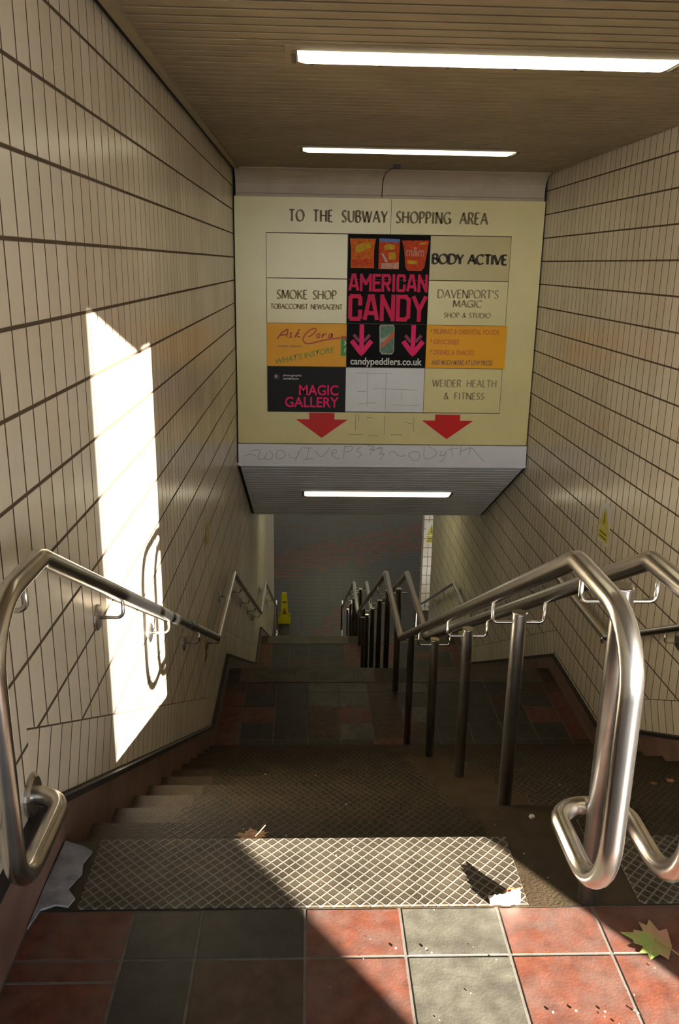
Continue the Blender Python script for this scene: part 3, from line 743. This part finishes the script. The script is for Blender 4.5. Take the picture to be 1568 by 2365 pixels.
# scribble on the white fascia
graf = [[(-0.649, -0.234), (-0.586, -0.207), (-0.534, -0.237)], [(-0.586, -0.18), (-0.481, -0.157), (-0.535, -0.275), (-0.44, -0.249)], [(-0.43, -0.2), (-0.462, -0.264), (-0.399, -0.27), (-0.357, -0.22), (-0.409, -0.178)], [(-0.325, -0.177), (-0.346, -0.252), (-0.284, -0.263), (-0.231, -0.209), (-0.283, -0.166), (-0.325, -0.177)], [(-0.21, -0.198), (-0.2, -0.251), (-0.126, -0.251), (-0.116, -0.176)], [(-0.147, -0.272), (-0.074, -0.132)], [(-0.064, -0.143), (0.02, -0.147)], [(-0.012, -0.147), (-0.032, -0.261)], [(-0.064, -0.261), (0.031, -0.254)], [(0.051, -0.174), (0.115, -0.253), (0.198, -0.141)], [(0.209, -0.205), (0.282, -0.183), (0.24, -0.151), (0.209, -0.205), (0.262, -0.258), (0.304, -0.243)], [(0.344, -0.118), (0.336, -0.247)], [(0.344, -0.129), (0.428, -0.119), (0.418, -0.171), (0.355, -0.182)], [(0.512, -0.127), (0.45, -0.171), (0.535, -0.202), (0.472, -0.241)], [(0.574, -0.118), (0.659, -0.12), (0.565, -0.17), (0.722, -0.136)], [(0.598, -0.212), (0.628, -0.158), (0.743, -0.12), (0.683, -0.222), (0.755, -0.179), (0.705, -0.265)], [(0.787, -0.2), (0.828, -0.157), (0.894, -0.231), (0.957, -0.209)], [(1.022, -0.252), (0.977, -0.198), (1.039, -0.165), (1.104, -0.186), (1.096, -0.262), (1.022, -0.263)], [(1.142, -0.12), (1.139, -0.262), (1.254, -0.228), (1.272, -0.163), (1.185, -0.121)], [(1.324, -0.163), (1.295, -0.217), (1.358, -0.206), (1.366, -0.141), (1.351, -0.26), (1.298, -0.271)], [(1.417, -0.119), (1.434, -0.227)], [(1.377, -0.152), (1.482, -0.134)], [(1.512, -0.118), (1.507, -0.215)], [(1.505, -0.172), (1.577, -0.139), (1.618, -0.12), (1.592, -0.204)], [(1.619, -0.128), (1.698, -0.214), (1.755, -0.267)]]
m = MB()
for st in graf:
    for _ in range(2 if len(st) > 2 else 0):
        n_ = [st[0]]
        for a, b in zip(st, st[1:]): n_ += [(a[0] * .75 + b[0] * .25, a[1] * .75 + b[1] * .25), (a[0] * .25 + b[0] * .75, a[1] * .25 + b[1] * .75)]
        st = n_ + [st[-1]]
    m.ribbon(st, .0055, lambda x, z: (x, 8.2485, z))
m.build('pencil_scribble', mat('pencil_grey', (.40, .40, .40), .7), fas)

# ------------------------------------------------------------------ fluorescent lights
def lamp(label, x0, x1, yc, zc, slope=0.0, seen=True, m=None):
    t = thing('fluorescent_light', label, 'light', ((x0 + x1) / 2, yc, zc), 'fluorescent strip lights')
    ca, sa = math.cos(slope), math.sin(slope)
    def P(x, a, h): return (x, yc + a * ca - h * sa, zc - a * sa - h * ca)     # a along the ceiling, h below it
    def block(mb, xa, xb, a0, a1, h0, h1, mi=0, taper=0.0, tx=0.0):
        v = len(mb.v)
        for x, a, h in ((xa, a0, h0), (xb, a0, h0), (xb, a1, h0), (xa, a1, h0), (xa + tx, a0 + taper, h1), (xb - tx, a0 + taper, h1), (xb - tx, a1 - taper, h1), (xa + tx, a1 - taper, h1)):
            mb.v.append(Vector(P(x, a, h)))
        for f in ((0, 1, 2, 3), (4, 7, 6, 5), (0, 4, 5, 1), (1, 5, 6, 2), (2, 6, 7, 3), (3, 7, 4, 0)):
            mb.f.append([v + i for i in f]); mb.m.append(mi); mb.sm.append(False)
    b = MB(); block(b, x0 - .05, x1 + .05, -.165, .165, .0008, .008); b.build('housing', SLAT if slope == 0 else SLATW, t)
    b = MB(); block(b, x0, x1, -.095, .095, .008, .019, taper=.018, tx=.03); b.build('diffuser', m or LAMPM, t)
    for xe in (x0 - .025, x1 + .005):
        b = MB(); block(b, xe, xe + .02, -.10, .10, .008, .017, taper=.012); b.build('end_cap', mat('lamp_end_cap', (.09, .075, .05), .6), t)
    if seen:
        for i in range(6):
            xx = x0 + .06 + (x1 - x0 - .12) * i / 5
            b = MB(); block(b, xx - .008, xx + .008, .118, .134, .008, .012); b.build('clip', DARK, t)
    return t
lamp('long strip light nearest the viewer on the brown slatted ceiling', -.060, 1.495, 3.815, CEIL)
lamp('far strip light on the brown slatted ceiling close to the sign wall', -.065, 1.500, 6.74, CEIL)
lamp('strip light on the sloping white soffit under the sign wall', -.060, 1.585, 9.19, -.335 - SS * (9.19 - 8.25), ang)
lamp('strip light on the lower ceiling above the second landing', -.06, 1.55, 12.3, -1.42, 0, False, LAMPL)
lamp('strip light on the shopping passage ceiling beyond the stairs', -.06, 1.55, 18.6, -3.10, 0, False, LAMPL)
lamp('strip light at the far end of the shopping passage', -.06, 1.55, 23.0, -3.10, 0, False, LAMPL)

# sensor box and its wire on the cove
t = thing('ceiling_sensor', 'small dark box with a thin wire above the sign', 'sensor', (.722, 7.66, CEIL))
m = MB(); m.box(.695, .75, 7.63, 7.69, CEIL - .035, CEIL - .001); m.build('box', BLACKC, t)
m = MB(); m.tube([(.715, 7.69, CEIL - .015), (.69, 7.95, CEIL - .012), (.665, 8.10, CEIL - .022), (.652, 8.22, CEIL - .07), (.648, 8.262, 2.26), (.648, 8.262, 2.215)], .0035, 8); m.build('wire', BLACKC, t)

# ------------------------------------------------------------------ handrails
def fillet(pts, radii, seg=7):
    out = [Vector(pts[0])]
    for i in range(1, len(pts) - 1):
        p, a, b = Vector(pts[i]), Vector(pts[i - 1]), Vector(pts[i + 1])
        d1, d2 = (a - p), (b - p); l1, l2 = d1.length, d2.length; d1.normalize(); d2.normalize()
        ang_ = d1.angle(d2); r = radii[i] if isinstance(radii, dict) and i in radii else (radii if not isinstance(radii, dict) else radii.get('d', .05))
        t = min(r / math.tan(ang_ / 2), l1 * (.92 if i == 1 else .5), l2 * (.92 if i == len(pts) - 2 else .5)); r2 = t * math.tan(ang_ / 2)
        c = p + (d1 + d2).normalized() * (r2 / math.sin(ang_ / 2))
        s0, s1 = p + d1 * t - c, p + d2 * t - c; th = s0.angle(s1)
        if th < 1e-4: out.append(p); continue
        for k in range(seg + 1):
            u = k / seg
            out.append(c + s0 * (math.sin((1 - u) * th) / math.sin(th)) + s1 * (math.sin(u * th) / math.sin(th)))
    out.append(Vector(pts[-1])); return out
RY = [(1.90, .945), (5.39, -.880), (6.66, -.880), (10.30, -2.80), (11.40, -2.80), (14.97, -4.67)]
def railz(y):
    if y <= RY[0][0]: return RY[0][1]
    for (a, za), (b, zb) in zip(RY, RY[1:]):
        if a <= y <= b: return za + (zb - za) * (y - a) / (b - a)
    return RY[-1][1]
PR = .0245
def rail_path(x, xe, yv, zb, ye=1.93, rb=.19):
    p = [(xe, ye, zb), (x, ye, zb), (x, yv, zb), (x, yv, .945)] + [(x, y, z) for y, z in RY]
    p += [(x, 15.28, -4.67), (x, 15.28, -5.36), (x, 14.95, -5.36), (xe, 14.95, -5.36)]
    n = len(p)
    rad = {'d': .05, 1: .075, 2: rb, 3: .15, 4: .10, n - 2: .06, n - 3: .09, n - 4: .09}
    return fillet(p, rad, 9)
def wall_rail(label, x, xw):
    t = thing('handrail', label, 'handrail', (x, Y0, 0))
    d = 1 if x > xw else -1
    m = MB(); m.tube(rail_path(x, xw + d * .004, 1.56, .275, 1.93, .11), PR, 20); m.build('rail', STEEL, t)
    for yy, zz in ((1.93, .275), (14.95, -5.36)):
        m = MB(); m.disc((xw + d * .0005, yy, zz), (d, 0, 0), .056, .014); m.build('end_flange', STEELB, t)
    for yy in (1.78, 2.69, 3.55, 4.50, 5.48, 6.35, 7.35, 8.30, 9.20, 10.05, 10.75, 11.3, 12.2, 13.2, 14.2):
        zr = railz(yy); zf = zr - .085
        m = MB(); m.disc((xw + d * .0005, yy, zf), (d, 0, 0), .045, .010)
        fl = m.build('bracket', STEELB, t)
        m = MB(); m.tube(fillet([(xw + d * .008, yy, zf), (x, yy, zf), (x, yy, zr - PR + .002)], .022, 5), .0065, 10); m.build('bracket_arm', STEEL, fl)
    return t
lh = wall_rail('stainless steel handrail bracketed to the left tiled wall beside the sun patch', -.635, XL)
m = MB()
for ya, yb, r in ((4.10, 4.135, .0258), (4.26, 4.285, .0258)):
    m = MB(); m.tube([(-.635, ya, railz(ya)), (-.635, yb, railz(yb))], r, 18)
    m.build('tape_band', BEAD, lh)
wall_rail('stainless steel handrail bracketed to the right tiled wall', 2.10, XR)

PXc, RA, RB = .740, .645, .828
dr = thing('double_handrail', 'pair of stainless rails with looped ends on a middle row of posts', 'handrail', (PXc, 1.90, 0))
for x in (RA, RB):
    m = MB(); m.tube(rail_path(x, PXc + (-.002 if x < PXc else .010), 1.497 if x < PXc else 1.52, .262, 1.888), PR, 22); m.build('rail', STEEL, dr)
def floor_z(y):
    for (ya, za, yn, ye) in ((Y0, 0, N1, L1), (L1, Z1, N2, L2), (L2, Z2, N3, 99)):
        if y < ya: return za
        if y < yn: return za - math.ceil((y - ya) / G) * RI
        if y < (ye if ye < 50 else 99): 
            if ye > 50 or y < ye: return za - 12 * RI
    return Z3
for yy in (1.848, 2.72, 3.59, 4.52, 5.57, 6.47, 7.36, 8.22, 9.10, 9.95, 10.60, 11.32, 12.15, 13.0, 13.85, 14.95):
    zt = railz(yy) - (.05 if yy < 2 else .062); zb = floor_z(yy); px = PXc + (.007 if yy < 2 else 0)
    m = MB(); m.tube([(px, yy, zb), (px, yy, zt - .004), (px, yy, zt)], .0255, 20)
    po = m.build('post', STEELB, dr)
    m = MB(); m.disc((px, yy, zt), (0, 0, 1), .0275, .004); m.build('post_cap', STEEL, po)
    zr = zt - .036
    m = MB(); m.tube(fillet([(RA, yy, railz(yy) - PR + .003), (RA, yy, zr), (RB, yy, zr), (RB, yy, railz(yy) - PR + .003)], .016, 5), .0062, 10)
    m.build('bracket', STEEL, po)

# ------------------------------------------------------------------ stickers and the yellow floor sign
def warn_sticker(label, xw, d, yc, z0, z1, wdt, far=False):
    loc = (xw, yc, z0)
    t = thing('warning_sticker', label, 'sticker', loc)
    if far: to = lambda a, z, h: (xw + a, yc - h, z)
    else: to = lambda a, z, h: (xw + d * h, yc + a * d, z)
    H = z1 - z0; zs = z0 + H * .42
    def quad(pts, h, m, name, par):
        b = MB(); P = [to(a, z, h) for a, z in pts]
        b.face(P if (far or True) else P[::-1]); return b.build(name, m, par)
    e = wdt / 2
    quad([(-e * 1.15, z0 - .015), (e * 1.15, z0 - .015), (e * 1.15, z1 + .03), (-e * 1.15, z1 + .03)], .0015, STWHITE, 'backing', t) if d < 0 else None
    tr = quad([(-e, zs), (e, zs), (0, z1)], .003, YEL, 'triangle', t)
    quad([(-e * .12, zs + H * .1), (e * .12, zs + H * .1), (e * .06, z1 - H * .16), (-e * .06, z1 - H * .16)], .004, YDARK, 'exclamation_mark', tr)
    rc = quad([(-e, z0), (e, z0), (e, zs - H * .05), (-e, zs - H * .05)], .003, YEL, 'caption', t)
    for q in range(2):
        zz = z0 + H * (.08 + .13 * q)
        quad([(-e * .7, zz), (e * .7, zz), (e * .7, zz + H * .05), (-e * .7, zz + H * .05)], .004, YDARK, 'text_line', rc)
    return t
def small_sticker(label, xw, d, yc, z0, z1, wdt):
    t = thing('warning_sticker', label, 'sticker', (xw, yc, z0))
    b = MB(); e = wdt / 2
    b.face([(xw + d * .003, yc - e, z0), (xw + d * .003, yc + e, z0), (xw + d * .003, yc + e, z1), (xw + d * .003, yc - e, z1)]); b.build('backing', YEL, t)
    b = MB(); b.face([(xw + d * .0042, yc - e * .7, z0 + .03), (xw + d * .0042, yc + e * .7, z0 + .03), (xw + d * .0042, yc, z1 - .06)]); b.build('triangle', YDARK, t)
    return t
warn_sticker('yellow triangle warning sticker on the right tiled wall above the rails', XR, -1, 5.92, -.335, -.075, .21)
warn_sticker('yellow triangle warning sticker on the left tiled wall, above the handrail', XL, 1, 5.70, -.30, -.10, .20)
small_sticker('yellow warning strip on the left tiled wall, under the handrail knee', XL, 1, 5.46, -1.11, -.80, .10)
warn_sticker('yellow triangle sticker on the bright far wall past the right stair wall', 2.585, -1, 16.998, -4.06, -3.64, .20, True)

ws = thing('floor_sign', 'yellow plastic wet floor sign standing at the bottom of the stairs', 'sign', (-.515, 16.42, Z3))
for s_ in (-1, 1):
    m = MB(); yb = 16.42 + s_ * .13; yt = 16.42 + s_ * .02; z0, z1 = Z3, Z3 + .62
    prof = [(-.125, 0), (.125, 0), (.125, .11), (.075, .14), (.055, .52), (.055, .60), (.045, .62), (-.045, .62), (-.055, .60), (-.055, .52), (-.075, .14), (-.125, .11)]
    fr = []; bk = []
    for x, h in prof:
        yy = yb + (yt - yb) * h / .62
        fr.append((-.515 + x, yy - .009, z0 + h)); bk.append((-.515 + x, yy + .009, z0 + h))
    m.face(fr); m.face(bk[::-1])
    for i in range(len(fr)):
        j = (i + 1) % len(fr); m.face([fr[j], fr[i], bk[i], bk[j]])
    pn = m.build('panel', YELP, ws)
    if s_ < 0:
        q = lambda x, h: (-.515 + x, yb + (yt - yb) * h / .62 - .0102, z0 + h)
        m = MB(); m.face([q(-.05, .20), q(.05, .20), q(0, .34)]); m.build('warning_mark', mat('dark_red_mark', (.22, .09, .01), .5), pn)
        m = MB(); m.face([q(-.045, .44), q(.045, .44), q(.045, .47), q(-.045, .47)]); m.build('text_line', YDARK, pn)
m = MB(); m.box(-.565, -.465, 16.39, 16.45, Z3 + .60, Z3 + .635); m.build('hinge_handle', YELP, ws)

# ------------------------------------------------------------------ leaves and litter
def leaf_outline(n_lobes=5):
    pts = [(0, -.42)]
    tips = [(-.48, -.28), (-.62, .12), (-.36, .42), (0, .72), (.36, .42), (.62, .12), (.48, -.28)]
    notch = [(-.26, -.16), (-.33, .10), (-.20, .26), (-.17, .34), (.20, .30), (.33, .10), (.26, -.16)]
    out = [(0, -.40)]
    seq = [(-.22, -.36), (-.50, -.30), (-.38, -.12), (-.66, .10), (-.46, .16), (-.50, .34), (-.24, .24), (-.22, .46), (-.12, .48), (0, .78),
           (.12, .48), (.22, .46), (.24, .24), (.50, .34), (.46, .16), (.66, .10), (.38, -.12), (.50, -.30), (.22, -.36)]
    return out + seq
def leaf(name, label, origin, size, rotd, curl, m_, stem_pts, tilt=(0, 0)):
    t = thing(name, label, 'leaf', origin)
    O = Vector(origin); c, s_ = math.cos(math.radians(rotd)), math.sin(math.radians(rotd))
    b = MB(); ol = leaf_outline()
    def P(x, y, dz=0):
        z = curl * (x * x * 1.0 + max(0, y) ** 2 * .6) + tilt[0] * x + tilt[1] * y + .004
        return O + Vector(((x * c - y * s_) * size, (x * s_ + y * c) * size, z * size + .002 + dz))
    ctr = (0, .02)
    for i in range(len(ol)):
        a, d = ol[i], ol[(i + 1) % len(ol)]
        for dz, rev in ((.0012, False), (0, True)):
            F = [P(*ctr, dz), P(*a, dz), P(*d, dz)]
            b.face(F[::-1] if not rev else F)
    b.build('blade', m_, t)
    b = MB(); b.tube([O + Vector(p) for p in stem_pts], .0016, 8); b.build('stem', STEM, t)
    return t
leaf('fallen_leaf', 'dry brown leaf with upright stem leaning behind the front edge of the diamond plate', (-.165, 2.142, -.018), .080, 10, .10, LEAFB, [(.004, -.024, .010), (.016, -.020, .022), (.040, -.010, .046)], tilt=(-.04, -.35))
leaf('fallen_leaf', 'green and brown maple leaf on the floor tiles at lower right', (.868, 1.695, .001), .105, 70, .12, LEAFG, [(.0, -.0, .010), (.03, -.035, .012), (.05, -.06, .008)])
leaf('fallen_leaf', 'small orange leaf lying on a dark step right of the rails', (1.535, 3.062, -4 * RI + .156 + .004), .03, 20, .2, LEAFB, [(0, 0, .004), (.01, -.01, .006)])
leaf('fallen_leaf', 'tiny brown leaf scrap on a dark step next to the small orange leaf', (1.458, 3.045, -4 * RI + .156 + .004), .022, 150, .2, LEAFB, [(0, 0, .004), (-.01, -.008, .005)])

wr = thing('paper_wrapper', 'crumpled white and orange paper wrapper on the edge of the sunlit plate', 'litter', (.522, 1.835, .0035))
m = MB(); n = 14; ring = []
for i in range(n):
    a = i / (n - 1); x = .482 + .08 * a
    hgt = .020 + .022 * math.sin(min(a * 1.5, 1) * 1.4) + random.uniform(-.004, .004)
    ring.append((x, 1.826 + .004 * math.sin(a * 9), hgt, 1.846 + .012 * math.sin(a * 6 + 1)))
for (x, yf, h, yb_), (x2, yf2, h2, yb2) in zip(ring, ring[1:]):
    m.face([(x, yf, .004), (x2, yf2, .004), (x2, yf2 + .006, h2), (x, yf + .006, h)], 0)
    m.face([(x, yf + .0075, h), (x2, yf2 + .0075, h2), (x2, yb2 + .002, .006), (x, yb_ + .002, .006)], 0)
m.face([(ring[0][0], ring[0][1], .004), (ring[0][0], ring[0][1] + .006, ring[0][2]), (ring[0][0], ring[0][3], .006)])
m.face([(ring[-1][0], ring[-1][1], .004), (ring[-1][0], ring[-1][3], .006), (ring[-1][0], ring[-1][1] + .006, ring[-1][2])])
m.build('paper_fold', PAPER, wr)
m = MB()
pr = [(.520, .030), (.530, .046), (.546, .044), (.561, .050), (.558, .030)]
m.face([(x, 1.838, z) for x, z in pr]); m.face([(x, 1.8405, z) for x, z in pr][::-1])
for (a, b) in zip(pr, pr[1:] + pr[:1]): m.face([(a[0], 1.838, a[1]), (b[0], 1.838, b[1]), (b[0], 1.8405, b[1]), (a[0], 1.8405, a[1])])
m.build('torn_flap', PAPERO, wr)

m = MB(); m.disc((.819, 2.62, -2 * RI), (0, 0, 1), .011, .008, 9)  # white pebble lying on the second step
tag(m.build('white_pebble', BITW), 'small white pebble on the step behind the right rail loop', 'litter')
def rnd_pt():
    f = random.choice([0, 0, 0, 1])
    if f == 0:
        k = random.randint(1, 10); return random.uniform(-.6, 1.9), Y0 + k * G - random.uniform(.02, .2), -k * RI + .003
    return random.uniform(-.1, .9), random.uniform(1.4, 2.08), .0036
m = MB()
for i in range(150):
    x, y, z = rnd_pt(); r = random.uniform(.0012, .0032)
    m.disc((x, y, z), (0, 0, 1), r, r * .6, 6, random.choice([0, 0, 1]))
tag(m.build('grit', [BIT, BITW]), 'scattered pale grit specks on the steps and plate', 'grit', kind='stuff')
